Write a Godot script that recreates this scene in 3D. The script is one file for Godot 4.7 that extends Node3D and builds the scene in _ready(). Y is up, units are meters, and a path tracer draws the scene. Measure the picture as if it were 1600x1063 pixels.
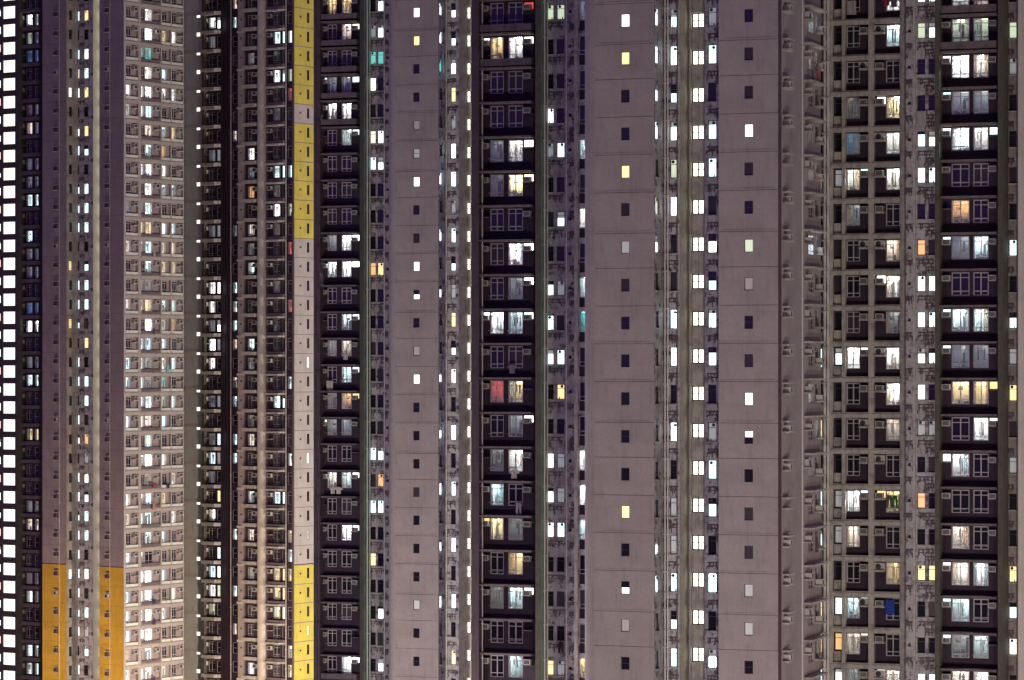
extends Node3D
# Three cross-shaped apartment towers at night. Each tower is a Node3D turned about y; its own x runs along its front, z points out of it.
const STOREY := 2.8
const EYE := 60.0
var M := {}                 # materials
var cache := {}             # shared meshes
var taken := {}             # names in use
var rng := RandomNumberGenerator.new()
var tower_a: Node3D
var tower_b: Node3D
var tower_c: Node3D
const FRONT := Transform3D(Basis(), Vector3.ZERO)

func _ready() -> void:
	rng.seed = 20240611
	make_camera_and_light()
	make_materials()
	make_ground()
	tower_a = make_tower("apartment_tower", Vector3(10.482, 0.0, -236.088), 20.0, "beige apartment tower with dark maroon recesses, standing in front of the other two towers")
	tower_b = make_tower("apartment_tower", Vector3(-9.460, 0.0, -317.460), 20.0, "beige apartment tower with green-lit pier, half hidden behind the nearer maroon-recessed tower")
	tower_c = make_tower("apartment_tower", Vector3(-57.450, 0.0, -458.866), 35.0, "distant apartment tower with mustard and yellow painted wall bands and a lit stair column")
	build_a()
	build_b()
	build_c()
	build_laundry()
	build_street_lamps()

# ------------------------------------------------------------------ camera, sky, light
func make_camera_and_light() -> void:
	var cam := Camera3D.new()
	cam.name = "camera"
	cam.projection = Camera3D.PROJECTION_FRUSTUM
	cam.near = 10.0
	cam.far = 4000.0
	cam.size = 10.0 * 1063.0 / 5000.0
	cam.frustum_offset = Vector2(0, 10.0 * 48.5 / 5000.0)
	cam.position = Vector3(0, EYE, 0)
	add_child(cam)
	cam.current = true
	var sky_mat := ProceduralSkyMaterial.new()
	sky_mat.sky_top_color = Color(0.24, 0.18, 0.54)
	sky_mat.sky_horizon_color = Color(0.50, 0.34, 0.75)
	sky_mat.sky_curve = 0.25
	sky_mat.ground_bottom_color = Color(0.27, 0.20, 0.30)
	sky_mat.ground_horizon_color = Color(0.50, 0.34, 0.75)
	sky_mat.sun_angle_max = 0.0
	var sky := Sky.new()
	sky.sky_material = sky_mat
	var e := Environment.new()
	e.background_mode = Environment.BG_SKY
	e.sky = sky
	e.background_energy_multiplier = 1.0
	e.ambient_light_source = Environment.AMBIENT_SOURCE_SKY
	e.tonemap_mode = Environment.TONE_MAPPER_LINEAR
	e.tonemap_exposure = 1.0
	e.sdfgi_enabled = true
	e.ssao_enabled = true
	e.ssil_enabled = true
	var we := WorldEnvironment.new()
	we.name = "environment"
	we.environment = e
	add_child(we)
	var sun := DirectionalLight3D.new()      # the glow of the city behind the photographer: weak and very soft
	sun.name = "city_glow"
	sun.light_color = Color(1.0, 0.86, 0.80)
	sun.light_energy = 0.06
	sun.light_angular_distance = 40.0
	sun.shadow_enabled = true
	sun.rotation_degrees = Vector3(-32, 22, 0)
	add_child(sun)

# ------------------------------------------------------------------ materials
func srgb(r: float, g: float, b: float) -> Color:
	return Color(r, g, b).linear_to_srgb()

func noise(seed_n: int, freq: float, oct := 4) -> FastNoiseLite:
	var n := FastNoiseLite.new()
	n.seed = seed_n
	n.noise_type = FastNoiseLite.TYPE_SIMPLEX_SMOOTH
	n.frequency = freq
	n.fractal_octaves = oct
	return n

# paint with fine grain, faint rain streaks and, where "dirt" is high, dark blotches of grime
func paint_texture(seed_n: int, dirt: float, streak: float, grain: float) -> ImageTexture:
	var s := 512
	var blot := noise(seed_n, 0.010, 5).get_seamless_image(s, s)
	var fine := noise(seed_n + 1, 0.06, 4).get_seamless_image(s, s)
	var broad := noise(seed_n + 2, 0.004, 3).get_seamless_image(s, s)
	var lines := noise(seed_n + 3, 0.03, 4).get_seamless_image(s, s)
	var im := Image.create(s, s, false, Image.FORMAT_RGB8)
	for y in s:
		for x in s:
			var f: float = fine.get_pixel(x, y).r
			var b: float = blot.get_pixel(x, y).r
			var l: float = lines.get_pixel(x, (y / 9) % s).r
			var k: float = smoothstep(0.56, 0.72, b * 0.72 + f * 0.28) * dirt
			var v: float = 1.0 - grain * (1.0 - f) - streak * smoothstep(0.5, 0.85, l) - 0.10 * broad.get_pixel(x, y).r
			v = clampf(v, 0.0, 1.0)
			im.set_pixel(x, y, Color(v * (1.0 - k * 0.78), v * (1.0 - k * 0.86), v * (1.0 - k * 0.72)))
	im.generate_mipmaps()
	return ImageTexture.create_from_image(im)

func paint(col: Color, tex: Texture2D, scale := 0.12, rough := 0.85) -> StandardMaterial3D:
	var m := StandardMaterial3D.new()
	m.albedo_color = col
	m.albedo_texture = tex
	m.roughness = rough
	m.uv1_triplanar = true
	m.uv1_world_triplanar = true
	m.uv1_scale = Vector3(scale, scale, scale)
	return m

func plain(col: Color, rough := 0.6, metal := 0.0) -> StandardMaterial3D:
	var m := StandardMaterial3D.new()
	m.albedo_color = col
	m.roughness = rough
	m.metallic = metal
	return m

func glow(col: Color, energy: float) -> StandardMaterial3D:
	var m := StandardMaterial3D.new()
	m.albedo_color = srgb(0.5, 0.5, 0.5)
	m.emission_enabled = true
	m.emission = col.linear_to_srgb()
	m.emission_energy_multiplier = energy
	m.roughness = 0.8
	return m

func make_materials() -> void:
	var clean := paint_texture(11, 0.05, 0.07, 0.09)
	var worn := paint_texture(31, 0.22, 0.14, 0.18)
	var grimy := paint_texture(57, 0.8, 0.20, 0.22)
	M.panel = paint(srgb(0.40, 0.34, 0.34), clean, 0.11)
	M.panel_b = paint(srgb(0.31, 0.25, 0.26), clean, 0.07)
	M.stained = paint(srgb(0.57, 0.53, 0.58), grimy, 0.16)
	M.pale = paint(srgb(0.60, 0.55, 0.52), worn, 0.17)
	M.side = paint(srgb(0.40, 0.34, 0.34), worn, 0.09)
	M.mint = paint(srgb(0.30, 0.44, 0.36), worn, 0.15)  # greenish light along the pier flanks, put into the paint colour
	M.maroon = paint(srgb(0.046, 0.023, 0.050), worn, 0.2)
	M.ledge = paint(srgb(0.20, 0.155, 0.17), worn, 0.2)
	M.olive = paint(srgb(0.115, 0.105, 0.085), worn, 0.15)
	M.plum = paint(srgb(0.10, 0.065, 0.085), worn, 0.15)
	M.mustard = paint(srgb(0.62, 0.36, 0.035), clean, 0.09)
	M.yellow = paint(srgb(0.80, 0.67, 0.12), clean, 0.09)
	M.cream = paint(srgb(0.60, 0.54, 0.50), clean, 0.09)
	M.flank = paint(srgb(0.42, 0.36, 0.345), clean, 0.1)
	M.greygreen = paint(srgb(0.66, 0.67, 0.61), clean, 0.08)
	M.joint = plain(srgb(0.10, 0.075, 0.085), 0.9)
	M.pipe = plain(srgb(0.62, 0.58, 0.60), 0.55)
	M.pipe_dark = plain(srgb(0.10, 0.07, 0.09), 0.6)
	M.frame = plain(srgb(0.42, 0.38, 0.42), 0.45)
	M.frame_dark = plain(srgb(0.05, 0.04, 0.055), 0.45)
	M.glass_dark = plain(srgb(0.014, 0.013, 0.022), 0.12)
	M.drape = plain(srgb(0.035, 0.028, 0.04), 0.4)
	M.casing = plain(srgb(0.46, 0.43, 0.42), 0.5)
	M.grille = plain(srgb(0.03, 0.025, 0.035), 0.6)
	M.sodium = glow(Color(1.0, 0.6, 0.25), 6.0)
	M.steel = plain(srgb(0.30, 0.28, 0.30), 0.4, 0.6)
	M.shelf = plain(srgb(0.10, 0.08, 0.07), 0.8)
	var goods := [srgb(0.10, 0.08, 0.07), srgb(0.22, 0.15, 0.10), srgb(0.10, 0.13, 0.20), srgb(0.25, 0.23, 0.22)]
	for i in 4:
		M["stuff%d" % i] = plain(goods[i], 0.8)
	var g := StandardMaterial3D.new()
	g.albedo_color = Color(0.8, 0.9, 0.95, 0.10)
	g.transparency = BaseMaterial3D.TRANSPARENCY_ALPHA
	g.roughness = 0.02
	M.glass = g
	var cur := [srgb(0.62, 0.60, 0.56), srgb(0.62, 0.52, 0.40), srgb(0.40, 0.47, 0.52)]
	for i in 3:
		var c := plain(cur[i], 0.9)
		c.backlight_enabled = true
		c.backlight = cur[i]
		M["curtain%d" % i] = c
	# lit rooms: the colour of the lamp inside and how bright the window looks
	M.room = plain(srgb(0.68, 0.69, 0.68), 0.9)
	M.lit_w = glow(Color(1.0, 0.98, 0.92), 2.4)
	M.lit_W = glow(Color(0.95, 1.0, 0.98), 7.0)
	M.lit_c = glow(Color(0.66, 0.93, 0.96), 2.0)
	M.lit_C = glow(Color(0.74, 0.98, 1.0), 8.0)
	M.lit_g = glow(Color(0.72, 0.88, 0.58), 0.75)
	M.lit_m = glow(Color(0.60, 0.68, 0.74), 0.22)
	M.lit_n = glow(Color(0.80, 0.60, 0.55), 0.06)
	M.lit_y = glow(Color(1.0, 0.72, 0.30), 1.25)
	M.lit_Y = glow(Color(1.0, 0.80, 0.42), 3.5)
	M.lit_o = glow(Color(1.0, 0.50, 0.14), 0.85)
	M.lit_p = glow(Color(1.0, 0.80, 0.66), 1.15)
	M.lit_t = glow(Color(0.10, 0.75, 0.62), 0.7)
	M.lit_b = glow(Color(0.06, 0.28, 0.62), 0.5)
	M.lit_r = glow(Color(1.0, 0.07, 0.03), 0.8)
	M.lit_e = glow(Color(1.0, 0.96, 0.72), 4.2)
	M.lit_s = glow(Color(1.0, 0.96, 0.80), 1.4)
	for k in M.keys():
		if k.begins_with("lit_"):
			var l: StandardMaterial3D = M[k].duplicate()
			l.emission_energy_multiplier *= 30.0
			M["lamp_" + k.substr(4)] = l

# ------------------------------------------------------------------ mesh helpers
func st_new() -> SurfaceTool:
	var st := SurfaceTool.new()
	st.begin(Mesh.PRIMITIVE_TRIANGLES)
	return st

func quad(st: SurfaceTool, a: Vector3, b: Vector3, c: Vector3, d: Vector3) -> void:   # a..d run anticlockwise seen from outside
	st.set_normal((b - a).cross(d - a).normalized())
	for p in [a, c, b, a, d, c]:
		st.add_vertex(p)

func bx(st: SurfaceTool, xf: Transform3D, x0: float, x1: float, y0: float, y1: float, z0: float, z1: float) -> void:
	var p := []
	for k in 8:
		p.append(xf * Vector3(x1 if k & 1 else x0, y1 if k & 2 else y0, z1 if k & 4 else z0))
	quad(st, p[4], p[5], p[7], p[6])
	quad(st, p[1], p[0], p[2], p[3])
	quad(st, p[0], p[4], p[6], p[2])
	quad(st, p[5], p[1], p[3], p[7])
	quad(st, p[6], p[7], p[3], p[2])
	quad(st, p[0], p[1], p[5], p[4])

func obj(called: String, mesh: Mesh, mat: Material, parent: Node3D, xf := Transform3D()) -> MeshInstance3D:
	var o := MeshInstance3D.new()
	o.name = called
	o.mesh = mesh
	o.material_override = mat
	o.transform = xf
	parent.add_child(o, true)
	return o

func box_part(called: String, parent: Node3D, xf: Transform3D, x0: float, x1: float, y0: float, y1: float, z0: float, z1: float, mat: Material) -> MeshInstance3D:
	var w := x1 - x0
	var h := y1 - y0
	var d := z1 - z0
	var key := "box %.3f %.3f %.3f" % [w, h, d]
	if not cache.has(key):
		var b := BoxMesh.new()
		b.size = Vector3(w, h, d)
		cache[key] = b
	return obj(called, cache[key], mat, parent, xf * Transform3D(Basis(), Vector3((x0 + x1) / 2, (y0 + y1) / 2, (z0 + z1) / 2)))

func numbered(called: String) -> String:
	var n: int = taken.get(called, 0)
	taken[called] = n + 1
	return called if n == 0 else "%s_%03d" % [called, n]

func thing(called: String, label: String, category: String, xf: Transform3D, group := "") -> Node3D:
	var o := Node3D.new()
	o.name = numbered(called)
	o.transform = xf
	o.set_meta("label", label)
	o.set_meta("category", category)
	if group != "":
		o.set_meta("group", group)
	add_child(o)
	return o

func make_tower(called: String, at: Vector3, turn: float, label: String) -> Node3D:
	return thing(called, label, "apartment building", Transform3D(Basis(Vector3.UP, deg_to_rad(-turn)), at))

func right_face(x: float) -> Transform3D:      # a wall whose outside points along the tower's +x; its run goes back along -z
	return Transform3D(Basis(Vector3.UP, PI / 2), Vector3(x, 0, 0))

func left_face(x: float) -> Transform3D:
	return Transform3D(Basis(Vector3.UP, -PI / 2), Vector3(x, 0, 0))

# a wall in the plane z of frame xf with real openings [x0, x1, y0, y1, depth]
func wall(tower: Node3D, xf: Transform3D, z: float, x0: float, x1: float, y0: float, y1: float, holes: Array, mat: Material, called := "wall") -> void:
	var st := st_new()
	var xs := [x0, x1]
	var ys := [y0, y1]
	for h in holes:
		for k in 2:
			if not xs.has(h[k]): xs.append(h[k])
			if not ys.has(h[2 + k]): ys.append(h[2 + k])
	xs.sort()
	ys.sort()
	for j in ys.size() - 1:
		var ym: float = (ys[j] + ys[j + 1]) / 2
		var row := holes.filter(func(h): return ym > h[2] and ym < h[3])
		var from: float = x0
		var open := false
		var i := 0
		while i < xs.size():
			var solid := false
			if i < xs.size() - 1:
				var xm: float = (xs[i] + xs[i + 1]) / 2
				solid = true
				for h in row:
					if xm > h[0] and xm < h[1]:
						solid = false
			if solid and not open:
				from = xs[i]
				open = true
			elif not solid and open:
				quad(st, xf * Vector3(from, ys[j], z), xf * Vector3(xs[i], ys[j], z), xf * Vector3(xs[i], ys[j + 1], z), xf * Vector3(from, ys[j + 1], z))
				open = false
			i += 1
	for h in holes:
		var d: float = z - h[4]
		var a := Vector3(h[0], h[2], z)
		var b := Vector3(h[1], h[2], z)
		var c := Vector3(h[1], h[3], z)
		var e := Vector3(h[0], h[3], z)
		var r := [a, b, c, e]
		for k in 4:
			var p: Vector3 = r[k]
			var q: Vector3 = r[(k + 1) % 4]
			quad(st, xf * p, xf * Vector3(p.x, p.y, d), xf * Vector3(q.x, q.y, d), xf * q)
	obj(called, st.commit(), mat, tower)

func slab(tower: Node3D, called: String, xf: Transform3D, x0: float, x1: float, y0: float, y1: float, z0: float, z1: float, mat: Material) -> void:
	var st := st_new()
	bx(st, xf, x0, x1, y0, y1, z0, z1)
	obj(called, st.commit(), mat, tower)

# ------------------------------------------------------------------ windows
func frame_mesh(w: float, h: float, style: String, t: float) -> Mesh:
	var key := "frame %.2f %.2f %s %.3f" % [w, h, style, t]
	if cache.has(key):
		return cache[key]
	var st := st_new()
	var X := Transform3D()
	var d := 0.035
	bx(st, X, -w / 2, -w / 2 + t, -h / 2, h / 2, -d, d)
	bx(st, X, w / 2 - t, w / 2, -h / 2, h / 2, -d, d)
	bx(st, X, -w / 2 + t, w / 2 - t, -h / 2, -h / 2 + t, -d, d)
	bx(st, X, -w / 2 + t, w / 2 - t, h / 2 - t, h / 2, -d, d)
	var across := []
	var up := []
	match style:
		"cross": across = [0.2, 0.78]; up = [0.5]
		"door": across = [0.72]
		"sash": across = [0.5]
		"grid": across = [0.5]; up = [0.5]
		"low": across = [0.22]; up = [0.5]
	for a in across:
		var y: float = -h / 2 + h * a
		bx(st, X, -w / 2 + t, w / 2 - t, y - t * 0.4, y + t * 0.4, -d * 0.8, d * 0.8)
	for u in up:
		var x: float = -w / 2 + w * u
		bx(st, X, x - t * 0.55, x + t * 0.55, -h / 2 + t, h / 2 - t, -d * 0.9, d * 0.9)
	cache[key] = st.commit()
	return cache[key]

func unit_box() -> Mesh:
	if not cache.has("unit"):
		var b := BoxMesh.new()
		b.size = Vector3.ONE
		cache.unit = b
	return cache.unit

func scaled(x: float, y: float, z: float, w: float, h: float, d: float) -> Transform3D:
	return Transform3D(Basis.from_scale(Vector3(w, h, d)), Vector3(x, y, z))

func curtain_mesh(kind: int) -> Mesh:      # one metre square of hanging folds
	var key := "curtain mesh %d" % kind
	if cache.has(key):
		return cache[key]
	var st := st_new()
	var n := 18
	var px := []
	for i in n + 1:
		var u := float(i) / n
		px.append(Vector3(u - 0.5, 0, 0.035 * sin(u * 22.0 + kind) + 0.02 * sin(u * 9.0 + kind * 2.0)))
	for i in n:
		var a: Vector3 = px[i]
		var b: Vector3 = px[i + 1]
		var dn := Vector3(0, -0.5, 0)
		var up := Vector3(0, 0.5, 0)
		quad(st, a + dn, b + dn, b + up, a + up)
	cache[key] = st.commit()
	return cache[key]

func room_mesh() -> Mesh:      # the inside of a room one metre square: back, sides, floor and ceiling, open to the window
	if not cache.has("room"):
		var st := st_new()
		var a := 0.5
		quad(st, Vector3(-a, -a, -a), Vector3(a, -a, -a), Vector3(a, a, -a), Vector3(-a, a, -a))
		quad(st, Vector3(-a, -a, a), Vector3(-a, -a, -a), Vector3(-a, a, -a), Vector3(-a, a, a))
		quad(st, Vector3(a, -a, -a), Vector3(a, -a, a), Vector3(a, a, a), Vector3(a, a, -a))
		quad(st, Vector3(-a, -a, a), Vector3(a, -a, a), Vector3(a, -a, -a), Vector3(-a, -a, -a))
		quad(st, Vector3(-a, a, -a), Vector3(a, a, -a), Vector3(a, a, a), Vector3(-a, a, a))
		cache.room = st.commit()
	return cache.room

func disc_mesh() -> Mesh:
	if not cache.has("disc"):
		var c := CylinderMesh.new()
		c.top_radius = 0.5
		c.bottom_radius = 0.5
		c.height = 1.0
		c.radial_segments = 14
		c.rings = 1
		cache.disc = c
	return cache.disc

func clutter_mesh(kind: int) -> Mesh:      # shelves, boxes and clothes on a rail, for a room one metre square
	var key := "clutter %d" % kind
	if cache.has(key):
		return cache[key]
	var st := st_new()
	var X := Transform3D()
	var r := RandomNumberGenerator.new()
	r.seed = 900 + kind
	if kind % 2 == 0:
		var x := -0.48
		while x < 0.42:
			var w := r.randf_range(0.06, 0.26)
			var tall := r.randf_range(0.05, 0.34) if r.randf() < 0.7 else r.randf_range(0.55, 0.85)
			bx(st, X, x, minf(x + w, 0.5), -0.5, -0.5 + tall, -0.05, 0.05)
			x += w + r.randf_range(0.0, 0.14)
		var sx := r.randf_range(-0.4, 0.1)
		bx(st, X, sx, sx + 0.3, 0.12, 0.14, -0.03, 0.05)
		for k in 4:
			bx(st, X, sx + k * 0.075, sx + k * 0.075 + 0.04, 0.14, 0.14 + r.randf_range(0.05, 0.16), -0.03, 0.05)
	else:
		var x := r.randf_range(-0.45, -0.2)
		bx(st, X, -0.5, 0.5, 0.36, 0.375, -0.01, 0.01)
		for k in r.randi_range(2, 4):
			var w := r.randf_range(0.09, 0.2)
			var l := r.randf_range(0.25, 0.6)
			bx(st, X, x + w * 0.3, x + w * 0.7, 0.30, 0.36, -0.02, 0.02)
			bx(st, X, x, x + w, 0.30 - l * 0.35, 0.30, -0.02, 0.02)
			bx(st, X, x + w * 0.12, x + w * 0.88, 0.30 - l, 0.30 - l * 0.35, -0.02, 0.02)
			x += w + r.randf_range(0.02, 0.12)
	cache[key] = st.commit()
	return cache[key]

# state: d dark, otherwise one of the lit_* letters; h lit lower half, q lit upper half; style: the glazing bars; deep: how far behind the wall face the room starts
func window(tower: Node3D, called: String, xf: Transform3D, x: float, y: float, z: float, w: float, h: float, style: String, state: String, deep: float, bars: Material, t := 0.05) -> Node3D:
	var inset := 0.10
	var o := obj(called, frame_mesh(w, h, style, t), bars, tower, xf * Transform3D(Basis(), Vector3(x, y, z - inset)))
	var dice := rng.randf()
	var back := deep - inset - 0.02
	if state == "d":
		obj("pane", unit_box(), M.drape if dice < 0.22 else M.glass_dark, o, scaled(0, 0, -0.02, w - 0.02, h - 0.02, 0.012))
		return o
	if state == "h" or state == "q":
		var sgn := -1.0 if state == "h" else 1.0
		obj("pane", unit_box(), M.lit_w if dice < 0.4 else M.lit_c, o, scaled(0, sgn * h * 0.25, -0.02, w - 0.02, h * 0.5, 0.012))
		obj("pane", unit_box(), M.glass_dark, o, scaled(0, -sgn * h * 0.25, -0.02, w - 0.02, h * 0.5, 0.012))
		return o
	var lit: Material = M["lit_" + state]
	if called == "bathroom_window" and rng.randf() < 0.7:
		var side := -1.0 if rng.randf() < 0.5 else 1.0
		obj("extractor_fan", disc_mesh(), M.grille, o, Transform3D(Basis(Vector3.RIGHT, PI / 2).scaled(Vector3(0.24, 0.24, 0.06)), Vector3(side * w * 0.14, h * 0.36, 0.03)))
		if rng.randf() < 0.5:
			obj("bottle", unit_box(), M["stuff%d" % rng.randi_range(0, 3)], o, scaled(-side * w * 0.2, -h * 0.42, 0.0, 0.07, 0.2, 0.06))
	if w * h < 1.1 or deep < 0.4:
		if dice < 0.35 and state in "wcWC" and h > 1.0:
			var cut := rng.randf_range(0.55, 0.8)
			obj("pane", unit_box(), lit, o, scaled(0, h * (cut - 1.0) / 2, -0.02, w - 0.02, h * cut, 0.012))
			obj("pane", unit_box(), M.lit_m if dice < 0.2 else M.glass_dark, o, scaled(0, h * cut / 2, -0.02, w - 0.02, h * (1.0 - cut), 0.012))
		else:
			obj("pane", unit_box(), lit, o, scaled(0, 0, -0.02, w - 0.02, h - 0.02, 0.012))
		return o
	obj("pane", unit_box(), M.glass, o, scaled(0, 0, 0, w - 0.02, h - 0.02, 0.008))
	if deep >= 0.59:
		back = 1.25
		obj("room", room_mesh(), M.room, o, scaled(0, 0, -0.05 - back / 2, w + 0.30, h + 0.16, back))
		obj("ceiling_lamp", unit_box(), M["lamp_" + state], o, scaled(rng.randf_range(-0.2, 0.2) * w, h / 2 + 0.02, -0.05 - back * rng.randf_range(0.45, 0.7), w * 0.55, 0.05, 0.34))
	else:
		obj("lit_room", unit_box(), lit, o, scaled(0, 0, -back, w, h, 0.02))
	var kind := rng.randi_range(0, 2)
	var cm: Material = M["curtain%d" % kind]
	if dice < 0.55:
		var cw := w * rng.randf_range(0.22, 0.48)
		var side := -1.0 if rng.randf() < 0.5 else 1.0
		obj("curtain", curtain_mesh(kind), cm, o, scaled(side * (w - cw) / 2, 0, -0.14, cw, h, 1.0))
		if dice < 0.18:
			obj("curtain", curtain_mesh(kind), cm, o, scaled(-side * (w - cw * 0.6) / 2, 0, -0.15, cw * 0.6, h, 1.0))
	if rng.randf() < 0.75:
		obj("furniture", clutter_mesh(rng.randi_range(0, 11)), M["stuff%d" % rng.randi_range(0, 3)], o, scaled(0, 0, -back + (0.35 if deep >= 0.59 else 0.09), w, h, 1.6 if deep >= 0.59 else 0.6))
	return o

# ------------------------------------------------------------------ air conditioners
func air_conditioner(tower: Node3D, xf: Transform3D, x: float, y: float, z: float, split: bool, label: String, group: String, s := 1.0) -> void:   # y: underside, z: back
	var o := thing("air_conditioner", label, "air conditioner", tower.transform * xf * Transform3D(Basis(), Vector3(x, y, z)), group)
	var key := "ac %s %.2f" % [split, s]
	if not cache.has(key):
		var st := st_new()
		var g := st_new()
		var X := Transform3D()
		var w := (0.86 if split else 0.66) * s
		var h := (0.58 if split else 0.44) * s
		var d := (0.34 if split else 0.52) * s
		bx(st, X, -w / 2, w / 2, 0, h, 0, d - 0.05)
		var t := 0.06 * s
		bx(st, X, -w / 2, -w / 2 + t, 0, h, d - 0.05, d)
		bx(st, X, w / 2 - t, w / 2, 0, h, d - 0.05, d)
		bx(st, X, -w / 2 + t, w / 2 - t, 0, t, d - 0.05, d)
		bx(st, X, -w / 2 + t, w / 2 - t, h - t, h, d - 0.05, d)
		if split:
			bx(st, X, w * 0.2, w / 2 - t, t, h - t, d - 0.05, d)
			var c := Vector3(-w * 0.13, h / 2, d - 0.012)
			for k in 18:
				var a0 := TAU * k / 18
				var a1 := TAU * (k + 1) / 18
				g.set_normal(Vector3(0, 0, 1))
				for v in [c, c + Vector3(cos(a1), sin(a1), 0) * h * 0.40, c + Vector3(cos(a0), sin(a0), 0) * h * 0.40]:
					g.add_vertex(v)
			var ring := st
			for k in 18:
				var a0 := TAU * k / 18
				var a1 := TAU * (k + 1) / 18
				var o0 := Vector3(clampf(cos(a0) * 9.0, -1, 1) * w * 0.33, clampf(sin(a0) * 9.0, -1, 1) * (h / 2 - t), 0)
				var o1 := Vector3(clampf(cos(a1) * 9.0, -1, 1) * w * 0.33, clampf(sin(a1) * 9.0, -1, 1) * (h / 2 - t), 0)
				quad(ring, c + Vector3(cos(a0), sin(a0), 0) * h * 0.40, c + o0, c + o1, c + Vector3(cos(a1), sin(a1), 0) * h * 0.40)
		else:
			bx(g, X, -w / 2 + t, w / 2 - t, t, h - t, d - 0.05, d - 0.04)
			for k in 3:
				var yy := t + (h - 2 * t) * (k + 1) / 4.0
				bx(st, X, -w / 2 + t, w / 2 - t, yy - 0.008, yy + 0.008, d - 0.04, d - 0.02)
		cache[key] = [st.commit(), g.commit()]
	obj("casing", cache[key][0], M.casing, o)
	obj("fan_grille" if split else "grille", cache[key][1], M.grille, o)

func lit_word(state: String) -> String:
	return {"d": "dark", "w": "white-lit", "W": "glaring white", "c": "cool-lit", "C": "glaring bluish", "g": "greenish-lit", "m": "dimly lit", "n": "dim brownish", "y": "yellow-lit", "Y": "glaring yellow", "o": "orange-lit", "p": "pinkish-lit", "t": "teal-lit", "b": "blue-lit", "r": "red-lit", "h": "half-lit", "q": "half-lit"}.get(state, "dark")

# ------------------------------------------------------------------ pipes
func pipe(tower: Node3D, xf: Transform3D, x: float, z: float, r: float, y0: float, y1: float, mat: Material) -> void:
	var key := "pipe %.3f %.1f %.1f" % [r, y0, y1]
	if not cache.has(key):
		var st := st_new()
		var n := 8
		for k in n:
			var a0 := TAU * k / n
			var a1 := TAU * (k + 1) / n
			var p := Vector3(sin(a0) * r, y0, cos(a0) * r)
			var q := Vector3(sin(a1) * r, y0, cos(a1) * r)
			var up := Vector3(0, y1 - y0, 0)
			quad(st, p, q, q + up, p + up)
		var y := y0 + 1.0
		while y < y1:
			bx(st, Transform3D(), -r * 1.5, r * 1.5, y, y + 0.09, -r * 1.5, r * 1.4)
			y += STOREY
		cache[key] = st.commit()
	obj("drain_pipe", cache[key], mat, tower, xf * Transform3D(Basis(), Vector3(x, 0, z)))

func branch_mesh(kind: int, w: float) -> Mesh:     # a storey's waste pipes: a run along the wall with drops and elbows
	var key := "branch %d %.2f" % [kind, w]
	if cache.has(key):
		return cache[key]
	var r := RandomNumberGenerator.new()
	r.seed = 70 + kind
	var st := st_new()
	var X := Transform3D()
	var t := 0.035
	bx(st, X, -w / 2, w / 2, -0.02, 0.05, 0, 0.07)
	bx(st, X, -w / 2, w / 2, -0.26, -0.22, 0.02, 0.06)
	for k in 4:
		var x := -w / 2 + w * (k + r.randf_range(0.1, 0.9)) / 4.0
		var a := r.randf_range(0.1, 0.45)
		bx(st, X, x - t, x + t, -a, 0.0, 0.07, 0.12)
		var x2 := clampf(x + r.randf_range(-0.35, 0.35), -w / 2, w / 2)
		bx(st, X, minf(x, x2), maxf(x, x2) + t, -a - t, -a, 0.02, 0.09)
		bx(st, X, x2 - t, x2 + t * 0.6, -a - r.randf_range(0.1, 0.3), -a, 0.03, 0.10)
	cache[key] = st.commit()
	return cache[key]

func branches(tower: Node3D, xf: Transform3D, x: float, y: float, z: float, w: float, kind: int) -> void:
	obj("waste_pipe", branch_mesh(kind, w), M.pipe_dark, tower, xf * Transform3D(Basis(), Vector3(x, y, z)))

# ------------------------------------------------------------------ shared pieces of the facades
func state_at(s: String, i: int) -> String:
	return s[i] if i >= 0 and i < s.length() else "d"

# a blank wall of storey panels with one small window in each; y0: height of the first window's middle
func panel_column(tower: Node3D, x0: float, x1: float, y_mid: float, states: String, n: int, wx: float, mat: Material, low_mat: Material, low_from: int, bottom: float, top: float) -> void:
	var ww := 0.66
	var wh := 0.95
	slab(tower, "wall", FRONT, x0, x1, bottom, y_mid - STOREY * (n - 1) - 1.6, -2.3, -0.05, mat if low_from >= n else low_mat)
	slab(tower, "wall", FRONT, x0, x1, y_mid + 1.25, top, -2.3, -0.05, mat)
	var holes := []
	for i in n:
		var y := y_mid - STOREY * i
		holes.append([wx - ww / 2, wx + ww / 2, y - wh / 2, y + wh / 2, 0.30])
	wall(tower, FRONT, -0.05, x0, x1, y_mid - STOREY * (n - 1) - 1.6, y_mid + 1.25, holes, M.joint, "wall_core")
	for i in n:
		var y := y_mid - STOREY * i
		var kind := (i * 7 + 3) % 5
		var up := y + 1.24 - (0.22 if kind == 2 else 0.0)
		var nk := ((i + 1) * 7 + 3) % 5
		var dn := y - 1.56 - (0.22 if nk == 2 else 0.0)
		var gap := 0.035
		var pm: Material = low_mat if i >= low_from else mat
		var st := st_new()
		var lo := dn + gap
		bx(st, FRONT, x0, wx - ww / 2, lo, up, -0.06, 0.0)
		bx(st, FRONT, wx + ww / 2, x1, lo, up, -0.06, 0.0)
		bx(st, FRONT, wx - ww / 2, wx + ww / 2, lo, y - wh / 2, -0.06, 0.0)
		bx(st, FRONT, wx - ww / 2, wx + ww / 2, y + wh / 2, up, -0.06, 0.0)
		if kind != 2 and kind != 4:      # a drip moulding along the lower edge
			bx(st, FRONT, x0 + 0.3, x1 - 0.25, lo + 0.002, lo + 0.13, 0.0, 0.035)
		obj("wall_panel", st.commit(), pm, tower)
		window(tower, "small_window", FRONT, wx, y, 0.0, ww, wh, "plain" if i % 3 else "sash", state_at(states, i), 0.3, M.frame_dark, 0.04)

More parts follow.
